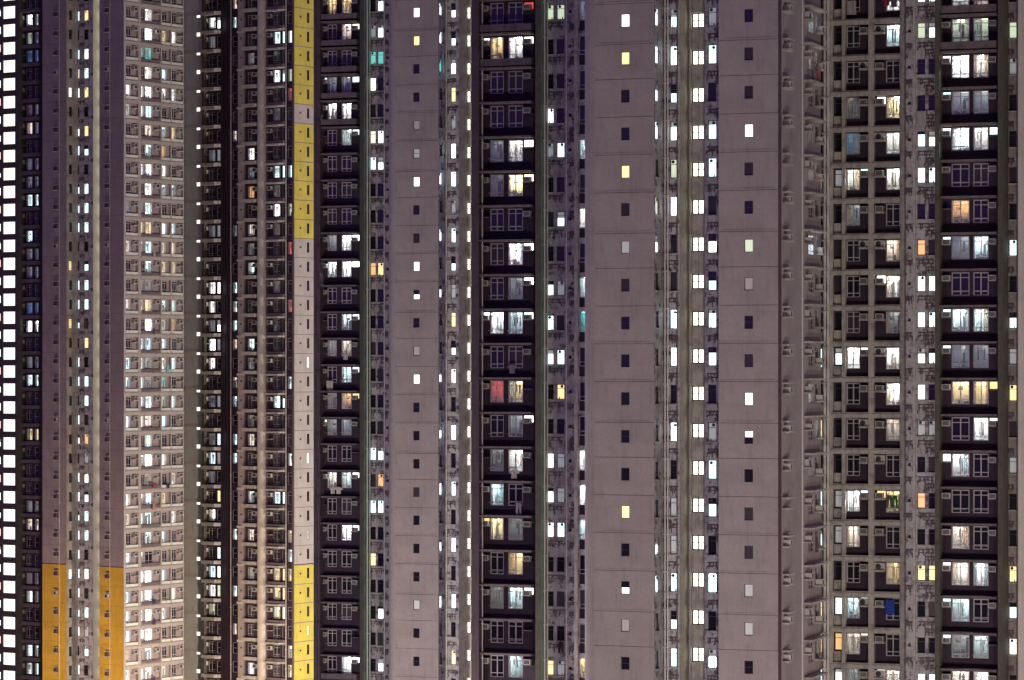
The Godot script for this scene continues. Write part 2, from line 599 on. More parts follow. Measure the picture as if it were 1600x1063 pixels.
# a dark recess with a pair of windows and an air-conditioner slot at each side on every storey
func recess(tower: Node3D, xf: Transform3D, z: float, x0: float, x1: float, y_mid: float, n: int, L: Array, R: Array, slotL: Array, slotR: Array, sl: String, sr: String, tl: String, tr: String, bottom: float, top: float, pale_rows: Array, ac_label: String, ac_group: String, wh := 1.8) -> void:
	var holes := []
	for i in n:
		var y := y_mid - STOREY * i
		for o in [L, R]:
			holes.append([o[0], o[1], y - wh / 2, y + wh / 2, 0.6])
		for o in [slotL, slotR]:
			holes.append([o[0], o[1], y + wh / 2 - 0.62, y + wh / 2 - 0.02, 0.6])
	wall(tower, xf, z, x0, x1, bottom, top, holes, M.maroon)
	for i in n:
		var y := y_mid - STOREY * i
		window(tower, "living_room_window", xf, (L[0] + L[1]) / 2, y, z, L[1] - L[0], wh, "cross", state_at(sl, i), 0.6, M.frame, 0.075)
		window(tower, "living_room_window", xf, (R[0] + R[1]) / 2, y, z, R[1] - R[0], wh, "cross", state_at(sr, i), 0.6, M.frame, 0.075)
		window(tower, "vent_window", xf, (slotL[0] + slotL[1]) / 2, y + wh / 2 - 0.32, z, slotL[1] - slotL[0], 0.6, "plain", state_at(tl, i), 0.3, M.frame_dark, 0.03)
		window(tower, "vent_window", xf, (slotR[0] + slotR[1]) / 2, y + wh / 2 - 0.32, z, slotR[1] - slotR[0], 0.6, "plain", state_at(tr, i), 0.3, M.frame_dark, 0.03)
		# a beam over the windows and a parapet band under them
		box_part("beam", tower, xf, x0 + 0.02, x1 - 0.02, y + wh / 2 + 0.10, y + wh / 2 + 0.26, z - 0.1, z + 1.05, M.ledge)
		if pale_rows.has(i):
			box_part("parapet", tower, xf, x0 + 0.06, x1 - 0.06, y - wh / 2 - 0.62, y - wh / 2 - 0.06, z - 0.05, z + 0.95, M.ledge)
		var ay := y + wh / 2 - 0.66
		for k in 2:
			var o: Array = slotL if k == 0 else slotR
			var cx: float = (o[0] + o[1]) / 2 + (0.10 if k == 0 else -0.02)
			box_part("ledge", tower, xf, o[0] - 0.03, o[1] + 0.03, ay - 0.07, ay, z + 0.004, z + 0.42, M.ledge)
			if (i * 5 + k * 3) % 7 != 2:
				air_conditioner(tower, xf, cx, ay, z - 0.06, (i * 3 + k * 2) % 9 == 1, "air conditioner %s a %s window in %s" % ["left of" if k == 0 else "right of", lit_word(state_at(sl if k == 0 else sr, i)), ac_label], ac_group, 0.95)
	# a clothes drying rack under every window
	var st := st_new()
	for k in 3:
		bx(st, Transform3D(), -0.55, 0.55, 0, 0.018, 0.15 + k * 0.2, 0.168 + k * 0.2)
	bx(st, Transform3D(), -0.55, -0.53, -0.02, 0.0, 0.0, 0.57)
	bx(st, Transform3D(), 0.53, 0.55, -0.02, 0.0, 0.0, 0.57)
	var rack := st.commit()
	for i in n:
		var y := y_mid - STOREY * i - wh / 2 + 0.28
		if (i * 11) % 4 != 1:
			obj("drying_rack", rack, M.steel, tower, xf * Transform3D(Basis(), Vector3((L[0] + L[1]) / 2, y, z)))
		if (i * 7) % 3 != 1:
			obj("drying_rack", rack, M.steel, tower, xf * Transform3D(Basis(), Vector3((R[0] + R[1]) / 2, y, z)))

# a column of small windows in a grimy wall
func small_windows(tower: Node3D, xf: Transform3D, z: float, cols: Array, y_mid: float, n: int, holes: Array, w_hole := 0.22) -> void:   # cols: [x0, x1, height, states, style]
	for c in cols:
		for i in n:
			var y := y_mid - STOREY * i
			holes.append([c[0], c[1], y - c[2] / 2, y + c[2] / 2, w_hole])
			window(tower, c[5] if c.size() > 5 else "bathroom_window", xf, (c[0] + c[1]) / 2, y, z, c[1] - c[0], c[2], c[4], state_at(c[3], i), w_hole, M.frame_dark, 0.045)
			box_part("sill", tower, xf, c[0] - 0.06, c[1] + 0.06, y - c[2] / 2 - 0.10, y - c[2] / 2 - 0.02, z + 0.003, z + 0.12, M.pale)

# ------------------------------------------------------------------ the ground and the street lamps below the picture
func make_ground() -> void:
	var p := PlaneMesh.new()
	p.size = Vector2(4000, 4000)
	var g := obj("ground", p, paint(srgb(0.07, 0.065, 0.065), paint_texture(77, 0.5, 0.0, 0.3), 0.05), self)
	g.set_meta("kind", "structure")

# ------------------------------------------------------------------ the near tower
func plate(tower: Node3D, x0: float, x1: float, z0: float, z1: float, mat: Material, called := "wall") -> void:
	slab(tower, called, FRONT, x0, x1, 0.0, 126.0, z0, z1, mat)

func chamfer(tower: Node3D, x: float, c: float, mat: Material) -> void:      # a rounded corner in five facets, to the left of x
	var st := st_new()
	var p := []
	for k in 6:
		var a := (PI / 2) * k / 5.0
		p.append(Vector3(x - c * sin(a), 0, -c * (1.0 - cos(a))))
	for k in 5:
		var a: Vector3 = p[k + 1]
		var b: Vector3 = p[k]
		var up := Vector3(0, 126, 0)
		quad(st, a, b, b + up, a + up)
	var last: Vector3 = p[5]
	quad(st, last + Vector3(0, 0, -17), last, last + Vector3(0, 126, 0), last + Vector3(0, 126, -17))
	obj("corner_wall", st.commit(), mat, tower)

func build_a() -> void:
	var t := tower_a
	var y0 := EYE + 10.40 * STOREY
	var n := 20
	# volumes behind the faces
	plate(t, -21.234, -20.622, -45.0, -18.1, M.plum, "pier")
	plate(t, -15.735, -15.269, -45.0, -18.1, M.olive, "pier")
	plate(t, -20.622, -15.735, -45.0, -21.1, M.maroon, "wall_core")
	plate(t, -15.269, 6.0, -45.0, -21.6, M.side, "wall_core")
	plate(t, -5.5, 8.6, -12.3, -5.4, M.side, "wall_core")
	plate(t, 6.0, 40.0, -45.0, -21.6, M.side, "wall_core")
	# dark recess beside the pier with green light painted on its flank
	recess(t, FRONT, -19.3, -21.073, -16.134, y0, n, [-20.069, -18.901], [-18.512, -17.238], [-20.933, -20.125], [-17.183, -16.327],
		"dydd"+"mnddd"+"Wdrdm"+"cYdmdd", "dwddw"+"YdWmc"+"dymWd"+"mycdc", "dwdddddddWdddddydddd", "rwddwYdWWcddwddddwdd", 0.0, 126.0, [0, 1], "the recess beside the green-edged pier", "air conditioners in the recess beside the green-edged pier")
	pipe(t, FRONT, -20.493, -18.6, 0.05, 30.0, 110.0, M.pipe)
	# pier flank with drain pipes, then the grimy wall with small windows
	slab(t, "wall", FRONT, -15.269 - 0.02, -15.269 + 0.03, 0.0, 126.0, -19.8, -18.15, M.mint)  # green sheen of light, coloured onto the pier flank
	pipe(t, FRONT, -15.269 + 0.12, -18.7, 0.06, 30.0, 110.0, M.pipe)
	pipe(t, FRONT, -15.269 + 0.12, -19.4, 0.05, 30.0, 110.0, M.pipe)
	var z := -19.6
	var holes := []
	small_windows(t, FRONT, z, [[-15.249, -14.698, 1.2, "gddwmdddcccddwwwdddy", "door"], [-14.424, -13.765, 1.2, "gdddcdcdmdcydmmcdddm", "door"],
		[-13.409, -13.162, 0.27, "dddddddddddddddddddd", "plain", "vent"]], y0, n, holes)
	for i in n:
		var y := y0 - STOREY * i
		var hx0 := -12.506
		var hx1 := -11.305
		holes.append([hx0, hx1, y - 1.55, y + 0.85, 0.6])
		window(t, "balcony_window", FRONT, (hx0 + hx1) / 2, y + 0.05, z, hx1 - hx0, 1.55, "low", state_at("mdddcdwdctdddWWcdddy", i), 0.6, M.frame)
		box_part("parapet", t, FRONT, hx0, hx1, y - 1.55, y - 0.76, z - 0.4, z - 0.12, M.maroon)
		branches(t, FRONT, -14.533, y - 0.92, z, 1.4, i % 4)
		branches(t, FRONT, -13.107, y - 1.05, z, 0.4, 4 + i % 3)
	wall(t, FRONT, z, -15.800, -9.240, 0.0, 126.0, holes, M.stained)
	slab(t, "wall_rib", FRONT, -12.888, -12.588, 0.0, 126.0, z, z + 0.12, M.pale)
	pipe(t, FRONT, -13.566, z + 0.08, 0.06, 30.0, 110.0, M.pipe)
	# the arm: two blank panel walls with a recess of bathroom windows between them
	panel_column(t, -4.630, 0.0, y0 - 0.36, "dwyddydmddddddydhndd", n, -2.232, M.panel, M.panel, 99, 0.0, 126.0)
	chamfer(t, -4.630, 1.05, M.panel)
	panel_column(t, 4.958, 9.462, y0 - 0.36, "ddddwddgnddcqdddmmdd", n, 7.242, M.panel, M.panel, 99, 0.0, 126.0)
	plate(t, 4.958, 4.958 + 0.05, -2.5, -0.06, M.side)
	holes = []
	var kr := right_face(0.0)
	small_windows(t, kr, 0.0, [[0.35, 1.25, 1.3, "dccccdgwdddddddccddodd", "door"]], y0 - 0.1, n, holes)
	wall(t, kr, 0.0, 0.0, 2.42, 0.0, 126.0, holes, M.stained)
	holes = []
	z = -2.42
	var lx := 1.232
	small_windows(t, FRONT, z, [[0.511, 1.058, 1.4, "dcChWgWddCwdWdmmchcd", "door"]], y0 - 0.05, n, holes)
	wall(t, FRONT, z, 0.0, lx, 0.0, 126.0, holes, M.stained)
	for i in n:
		var y := y0 - STOREY * i
		branches(t, FRONT, 0.636, y - 1.35, z, 1.0, i % 4)
		box_part("laundry_pole", t, FRONT, 0.05, 0.95, y - 0.80, y - 0.765, z + 0.28, z + 0.315, M.steel)
		box_part("pole_bracket", t, FRONT, 0.90, 0.94, y - 0.765, y - 0.735, z + 0.003, z + 0.315, M.steel)
	pipe(t, FRONT, 0.12, z + 0.1, 0.07, 30.0, 110.0, M.pipe)
	pipe(t, FRONT, 0.34, z + 0.09, 0.05, 30.0, 110.0, M.pipe)
	pipe(t, FRONT, lx - 0.18, z + 0.07, 0.045, 30.0, 110.0, M.pipe_dark)
	wall(t, right_face(lx), 0.0, 2.42, 4.7, 0.0, 126.0, [], M.pale)
	holes = []
	for i in n:
		var y := y0 - STOREY * i
		var a := 1.438
		var b := 2.412
		holes.append([a, b, y - 0.56, y + 0.56, 0.42])
		window(t, "stair_window", FRONT, (a + b) / 2, y, -4.7 - 0.22, b - a, 1.12, "grid", "e", 0.2, M.frame_dark, 0.09)
	wall(t, FRONT, -4.7, lx, 3.584, 0.0, 126.0, holes, M.pale)
	pipe(t, FRONT, lx + 0.14, -4.6, 0.06, 30.0, 110.0, M.pipe)
	holes = []
	small_windows(t, FRONT, -2.5, [[3.413, 4.055, 1.4, "dmcdccdWhccdmccdCdCd", "door"]], y0 - 0.03, n, holes)
	wall(t, FRONT, -2.5, 3.141, 5.0, 0.0, 126.0, holes, M.stained)
	plate(t, 3.141, 3.141 + 0.04, -4.7, -2.5, M.pale)
	for i in n:
		branches(t, FRONT, 3.783, y0 - STOREY * i - 1.35, -2.5, 0.85, 2 + i % 4)
		box_part("laundry_pole", t, FRONT, 3.082, 4.118, y0 - STOREY * i - 0.82, y0 - STOREY * i - 0.785, -2.25, -2.215, M.steel)
	# flank of the arm, seen at a glancing angle: brackets, air conditioners, kitchen windows
	var nf := right_face(9.462)
	slab(t, "corner_strip", nf, 0.0, 0.85, 0.0, 126.0, 0.0, 0.02, M.plum)
	holes = []
	for i in n:
		var y := y0 - STOREY * i
		holes.append([8.7, 10.3, y - 0.75, y + 0.75, 0.5])
		holes.append([10.7, 11.6, y - 0.55, y + 0.75, 0.5])
		window(t, "kitchen_window", nf, 9.5, y, 0.0, 1.6, 1.5, "cross", state_at("dcwdgpdCdddcdcdddddd", i), 0.5, M.frame)
		window(t, "kitchen_window", nf, 11.15, y + 0.1, 0.0, 0.9, 1.3, "door", state_at("dcwddwdcddddcddddddd", i), 0.5, M.frame)
		box_part("hood", t, nf, 1.15, 2.75, y + 0.72, y + 0.84, 0.0, 0.50, M.pale)
		box_part("ledge", t, nf, 1.15, 2.75, y - 0.06, y + 0.06, 0.0, 0.50, M.pale)
		box_part("hood", t, nf, 7.3, 12.2, y + 0.98, y + 1.12, 0.0, 0.62, M.pale)
		box_part("ledge", t, nf, 7.4, 8.6, y - 0.02, y + 0.08, 0.0, 0.55, M.pale)
		box_part("ledge", t, nf, 10.6, 11.7, y - 0.70, y - 0.58, 0.0, 0.60, M.pale)
		if i % 9 != 5:
			air_conditioner(t, nf, 1.9, y + 0.06, 0.01, false, "air conditioner between two small brackets on the blank side wall of the panelled arm", "air conditioners on the side wall brackets")
		air_conditioner(t, nf, 8.0, y + 0.08, 0.01, i % 4 == 1, "air conditioner beside a %s kitchen window under a projecting hood" % lit_word(state_at("dcwdgpdCdddcdcdddddd", i)), "air conditioners beside the kitchen windows")
		if i % 3 != 0:
			air_conditioner(t, nf, 11.1, y - 0.58, 0.02, false, "air conditioner on the low ledge at the end of the side wall", "air conditioners beside the kitchen windows")
	wall(t, nf, 0.0, 0.0, 12.4, 0.0, 126.0, holes, M.panel)
	pipe(t, nf, 6.7, 0.05, 0.05, 30.0, 110.0, M.pipe)
	# narrow wall beyond it and the balcony grid
	holes = []
	z = -19.0
	small_windows(t, FRONT, z, [[7.477, 7.865, 1.5, "dddddmddddcdydccdyoc", "sash"]], y0 - 0.1, n, holes)
	var cells := [[8.691, 9.437], [9.694, 11.565], [12.000, 14.088]]
	var back := []
	var zb := -19.5
	var s1 := "dddddmddddcdddmmdcoc"
	var s2 := "dddnbwmdddWdddWpdcpm"
	var s3 := "WcdYwwdpWmWWpdydyddw"
	for i in n:
		var y := y0 - STOREY * i
		for c in cells:
			holes.append([c[0], c[1], y - 1.55, y + 0.80, 0.5])
		var a: Array = [8.744, 9.337]
		back.append([a[0], a[1], y - 0.65, y + 0.70, 0.4])
		window(t, "balcony_window", FRONT, (a[0] + a[1]) / 2, y + 0.025, zb, a[1] - a[0], 1.35, "door", state_at(s1, i), 0.35, M.frame_dark)
		box_part("parapet", t, FRONT, a[0], a[1], y - 1.52, y - 0.72, zb, zb + 0.22, M.pale)
		a = [9.698, 10.777]
		back.append([a[0], a[1], y - 0.95, y + 0.74, 0.5])
		window(t, "living_room_window", FRONT, (a[0] + a[1]) / 2, y - 0.105, zb, a[1] - a[0], 1.69, "cross", state_at(s2, i), 0.6, M.frame, 0.075)
		var sx: float = a[1] + 0.02
		back.append([sx, sx + 0.62, y + 0.15, y + 0.74, 0.3])
		window(t, "vent_window", FRONT, sx + 0.31, y + 0.445, zb, 0.62, 0.59, "plain", state_at("dddddcddddcdddcddcpd", i), 0.25, M.frame_dark, 0.03)
		box_part("ledge", t, FRONT, sx, sx + 0.72, y + 0.02, y + 0.14, zb + 0.003, zb + 0.55, M.pale)
		air_conditioner(t, FRONT, sx + 0.36, y + 0.14, zb - 0.02, i % 5 == 2, "air conditioner right of a %s window in the pale balcony grid" % lit_word(state_at(s2, i)), "air conditioners in the pale balcony grid", 0.95)
		a = [12.850, 13.971]
		back.append([a[0], a[1], y - 1.0, y + 0.74, 0.5])
		window(t, "living_room_window", FRONT, (a[0] + a[1]) / 2, y - 0.13, zb, a[1] - a[0], 1.74, "cross", state_at(s3, i), 0.6, M.frame, 0.075)
		sx = a[0] - 0.02
		back.append([sx - 0.72, sx, y + 0.15, y + 0.74, 0.3])
		window(t, "vent_window", FRONT, sx - 0.36, y + 0.445, zb, 0.72, 0.59, "plain", state_at("dddwddddWdddddyddddw", i), 0.25, M.frame_dark, 0.03)
		box_part("ledge", t, FRONT, sx - 0.86, sx, y + 0.0, y + 0.14, zb + 0.003, zb + 0.55, M.pale)
		air_conditioner(t, FRONT, sx - 0.42, y + 0.14, zb - 0.02, i % 3 == 1, "air conditioner left of a %s window in the pale balcony grid" % lit_word(state_at(s3, i)), "air conditioners in the pale balcony grid", 0.95)
		for c in cells:
			box_part("floor_beam", t, FRONT, c[0] - 0.10, c[1] + 0.10, y - 1.86, y - 1.66, z, z + 0.10, M.pale)
		branches(t, FRONT, 15.007, y - 0.98, -18.2, 0.5, i % 3)
		branches(t, FRONT, 16.318, y - 0.95, -18.2, 1.25, 1 + i % 4)
		branches(t, FRONT, 16.619, y - 1.5, -18.2, 0.7, 3 + i % 2)
		branches(t, FRONT, 22.635, y - 1.55, -19.8, 0.5, 2 + i % 3)
	wall(t, FRONT, z, 6.0, 14.418, 0.0, 126.0, holes, M.pale)
	wall(t, FRONT, zb, 8.6, 14.418, 0.0, 126.0, back, M.maroon)
	pipe(t, FRONT, 8.072, z + 0.12, 0.11, 30.0, 110.0, M.pipe)
	pipe(t, FRONT, 8.330, z + 0.10, 0.08, 30.0, 110.0, M.pipe)
	# grimy wall with window pairs
	holes = []
	z = -18.2
	small_windows(t, FRONT, z, [[14.906, 15.133, 0.24, "dddddddddddddddddddd", "plain", "vent"], [15.638, 16.267, 1.2, "cgddccdowcccmdodyddc", "door"],
		[16.519, 17.047, 1.2, "ccddwcddwccdmdddyddc", "door"]], y0 + 0.05, n, holes)
	wall(t, FRONT, z, 14.552, 17.273, 0.0, 126.0, holes, M.stained)
	plate(t, 14.552 - 0.02, 14.552 + 0.03, -20.0, -18.2, M.pale)
	slab(t, "wall_rib", FRONT, 15.335, 15.511, 0.0, 126.0, z, z + 0.10, M.pale)
	pipe(t, FRONT, 14.703, z + 0.09, 0.05, 30.0, 110.0, M.pipe_dark)
	# second dark recess
	plate(t, 17.198, 17.549, -30.0, -17.4, M.olive, "pier")
	plate(t, 22.097, 22.442, -30.0, -17.4, M.olive, "pier")
	recess(t, FRONT, -18.7, 17.213, 21.959, y0, n, [18.217, 19.619], [19.919, 21.115], [17.364, 18.167], [21.164, 21.810],
		"wgWm"+"CdomdcmydwdpwcmpdW", "pgwm"+"wddcdcmyWdddwdcwdd", "ddwcWddc"+"dccddwddwccd", "ddddcdd"+"ddddycdddddd", 0.0, 126.0, [0, 1], "the recess beside the pale edge strip", "air conditioners in the recess beside the narrow window column")
	holes = []
	small_windows(t, FRONT, -19.8, [[22.486, 23.083, 1.25, "dgmddddcdcmydmddycwd", "door"]], y0, n, holes)
	wall(t, FRONT, -19.8, 21.938, 40.0, 0.0, 126.0, holes, M.side)
	slab(t, "wall_rib", FRONT, 23.306, 23.306 + 1.2, 0.0, 126.0, -19.8, -19.2, M.cream)
	pipe(t, FRONT, 22.252, -19.68, 0.09, 30.0, 110.0, M.pipe)


# ------------------------------------------------------------------ the middle tower
func build_b() -> void:
	var t := tower_b
	var y0 := EYE + 14.86 * STOREY
	var n := 27
	plate(t, -18.495, -17.755, -45.0, -16.9, M.plum, "pier")
	plate(t, -13.198, -12.722, -45.0, -16.9, M.olive, "pier")
	plate(t, -17.755, -13.198, -45.0, -19.9, M.maroon, "wall_core")
	plate(t, -12.722, 12.0, -45.0, -19.4, M.side, "wall_core")
	plate(t, -3.2, 9.0, -18.0, -5.2, M.side, "wall_core")
	recess(t, FRONT, -18.1, -18.276, -13.627, y0, n, [-17.424, -16.352], [-15.798, -14.656], [-18.127, -17.483], [-14.582, -13.774],
		"dyddmwddddmCddmdnmdwddddddd", "dypdmwcdddWWdcpcomdcdWddddW", "ddddcddddddddddddcddddddddd", "ddYdcdcdddWWdcdcyddwdcddddW", 0.0, 126.0, [0, 1, 2, 3, 4, 5, 26], "the recess of the tower behind", "air conditioners in the recess of the tower behind", 1.7)
	slab(t, "wall", FRONT, -12.722 - 0.02, -12.722 + 0.03, 0.0, 126.0, -18.7, -16.95, M.mint)  # this pier's green glow is likewise painted into its flank
	pipe(t, FRONT, -12.722 + 0.14, -17.5, 0.07, 20.0, 115.0, M.pipe)
	pipe(t, FRONT, -12.722 + 0.14, -18.2, 0.06, 20.0, 115.0, M.pipe)
	var z := -18.7
	var holes := []
	small_windows(t, FRONT, z, [[-12.761, -12.115, 1.35, "ddmtwdpcdddoddddddcdcdydddd", "door"], [-11.910, -11.236, 1.35, "dcctddwwdddyddddddcocdddwdc", "door"],
		[-10.907, -10.651, 0.28, "ddddddddddddddddddddddddddd", "plain", "vent"]], y0, n, holes)
	wall(t, FRONT, z, -13.510, -7.517, 0.0, 126.0, holes, M.stained)
	pipe(t, FRONT, -11.085, z + 0.08, 0.06, 20.0, 115.0, M.pipe)
	for i in n:
		branches(t, FRONT, -11.968, y0 - STOREY * i - 0.98, z, 1.4, i % 4)
		branches(t, FRONT, -10.833, y0 - STOREY * i - 1.1, z, 0.4, 3 + i % 3)
	panel_column(t, -2.328, 2.317, EYE + 13.71 * STOREY, "dwyddnmwddchdnwdddddddmddd", 26, -0.034, M.panel, M.panel, 99, 0.0, 126.0)
	chamfer(t, -2.328, 0.95, M.panel)
	holes = []
	var y1 := EYE + 13.82 * STOREY
	small_windows(t, right_face(2.317), 0.0, [[0.3, 1.1, 1.2, "dcctdddcdcdcddwdwdcdcdcdddd", "door"]], y1, 26, holes)
	wall(t, right_face(2.317), 0.0, 0.0, 1.95, 0.0, 126.0, holes, M.stained)
	holes = []
	z = -1.95
	small_windows(t, FRONT, z, [[2.888, 3.399, 1.45, "dhhCymCCmchmyhwdCdcdwdcdyd", "door"]], y1, 26, holes)
	var lx := 3.740
	wall(t, FRONT, z, 2.317, lx, 0.0, 126.0, holes, M.stained)
	wall(t, right_face(lx), 0.0, 1.95, 4.5, 0.0, 126.0, [], M.pale)
	holes = []
	for i in 26:
		var y := y1 - STOREY * i
		branches(t, FRONT, 2.922, y - 1.3, z, 1.1, i % 4)
		box_part("laundry_pole", t, FRONT, 2.385, 2.980, y - 0.75, y - 0.71, z + 0.28, z + 0.32, M.steel)
		holes.append([3.518, 4.477, y - 0.6, y + 0.6, 0.42])
		window(t, "stair_window", FRONT, 3.998, y, -4.72, 4.477 - 3.518, 1.2, "grid", "e", 0.2, M.frame_dark, 0.09)
	wall(t, FRONT, -4.5, lx, 9.0, 0.0, 126.0, holes, M.pale)
	pipe(t, FRONT, 2.429, z + 0.1, 0.08, 20.0, 115.0, M.pipe)
	pipe(t, FRONT, lx + 0.3, -4.42, 0.06, 20.0, 115.0, M.pipe)


# ------------------------------------------------------------------ the far tower
var far_units: Array[Transform3D] = []

func ac_wall(t: Node3D, x0: float, x1: float, cx: float, gx: float, y0: float, n: int, low_from: int, side: String) -> void:
	slab(t, "wall_core", FRONT, x0 + 0.02, x1 - 1.05, 0.0, 126.0, -2.3, -0.06, M.joint)
	slab(t, "wall_core", FRONT, x1 - 1.05, x1 - 0.02, 0.0, 126.0, -0.20, -0.06, M.joint)
	for i in n:
		var y := y0 - STOREY * i
		var m: Material = M.mustard if i >= low_from else M.panel_b
		box_part("wall_panel", t, FRONT, x0, x1, y - 1.56 + (0.16 if i == low_from - 1 else 0.03), y + 1.24, -0.08, 0.0, m)
		box_part("hood", t, FRONT, cx - 0.42, cx + 0.42, y + 0.34, y + 0.42, 0.0, 0.45, M.pale)
		box_part("ledge", t, FRONT, cx - 0.42, cx + 0.42, y - 0.42, y - 0.34, 0.0, 0.45, M.pale)
		var o := thing("air_conditioner", "boxed air conditioner on brackets in the %s blank wall %s" % ["mustard" if i >= low_from else "beige", side], "air conditioner", t.transform * Transform3D(Basis(), Vector3(cx, y - 0.34, 0.0)), "air conditioners on the blank walls of the far tower")
		obj("casing", unit_box(), M.casing if i % 9 == 4 else M.pipe_dark, o, scaled(0, 0.27, 0.17, 0.6, 0.54, 0.32))
		obj("grille", unit_box(), M.grille, o, scaled(-0.04, 0.27, 0.336, 0.4, 0.4, 0.012))
	slab(t, "wall_panel", FRONT, x0, x1, 0.0, y0 - STOREY * (n - 1) - 1.58, -0.08, 0.0, M.mustard)
	slab(t, "wall_panel", FRONT, x0, x1, y0 + 1.26, 126.0, -0.08, 0.0, M.panel_b)
	pipe(t, FRONT, gx, 0.03, 0.035, 10.0, 122.0, M.pipe)

# a bay of dark wall with windows, its balcony ledge and an air-conditioner shelf on every storey; wins: [x0, x1, height, dy, states, style]
func bay(t: Node3D, z: float, x0: float, x1: float, y0: float, n: int, wins: Array, mat: Material, acx: float) -> void:
	var holes := []
	for w in wins:
		for i in n:
			var y: float = y0 - STOREY * i + w[3]
			holes.append([w[0], w[1], y - w[2] / 2, y + w[2] / 2, 0.5])
			window(t, "living_room_window", FRONT, (w[0] + w[1]) / 2, y, z, w[1] - w[0], w[2], w[5], state_at(w[4], i), 0.5, M.frame, 0.05)
	wall(t, FRONT, z, x0, x1, 0.0, 126.0, holes, mat)
	if acx > -900.0:
		for i in n:
			var y := y0 - STOREY * i
			box_part("ledge", t, FRONT, acx - 0.45, acx + 0.45, y + 0.12, y + 0.20, z + 0.003, z + 0.5, M.pale)
			if i % 5 != 3:
				far_units.append(t.transform * Transform3D(Basis(), Vector3(acx, y + 0.20, z + 0.01)))

func ledge_mesh(w: float, h: float, d: float, cut: float) -> Mesh:      # a balcony slab with its right corner cut off
	var key := "ledge %.2f %.2f %.2f %.2f" % [w, h, d, cut]
	if cache.has(key):
		return cache[key]
	var st := st_new()
	var p := [Vector3(0, 0, 0), Vector3(0, 0, d), Vector3(w - cut, 0, d), Vector3(w, 0, d - cut * 0.7), Vector3(w, 0, 0)]
	var up := Vector3(0, h, 0)
	for k in 4:
		quad(st, p[k], p[k + 1], p[k + 1] + up, p[k] + up)
	for k in 2:
		var o := up if k == 0 else Vector3.ZERO
		quad(st, p[0] + o, p[1] + o, p[2] + o, p[4] + o)
		quad(st, p[2] + o, p[3] + o, p[4] + o, p[2].lerp(p[4], 0.5) + o)
	cache[key] = st.commit()
	return cache[key]

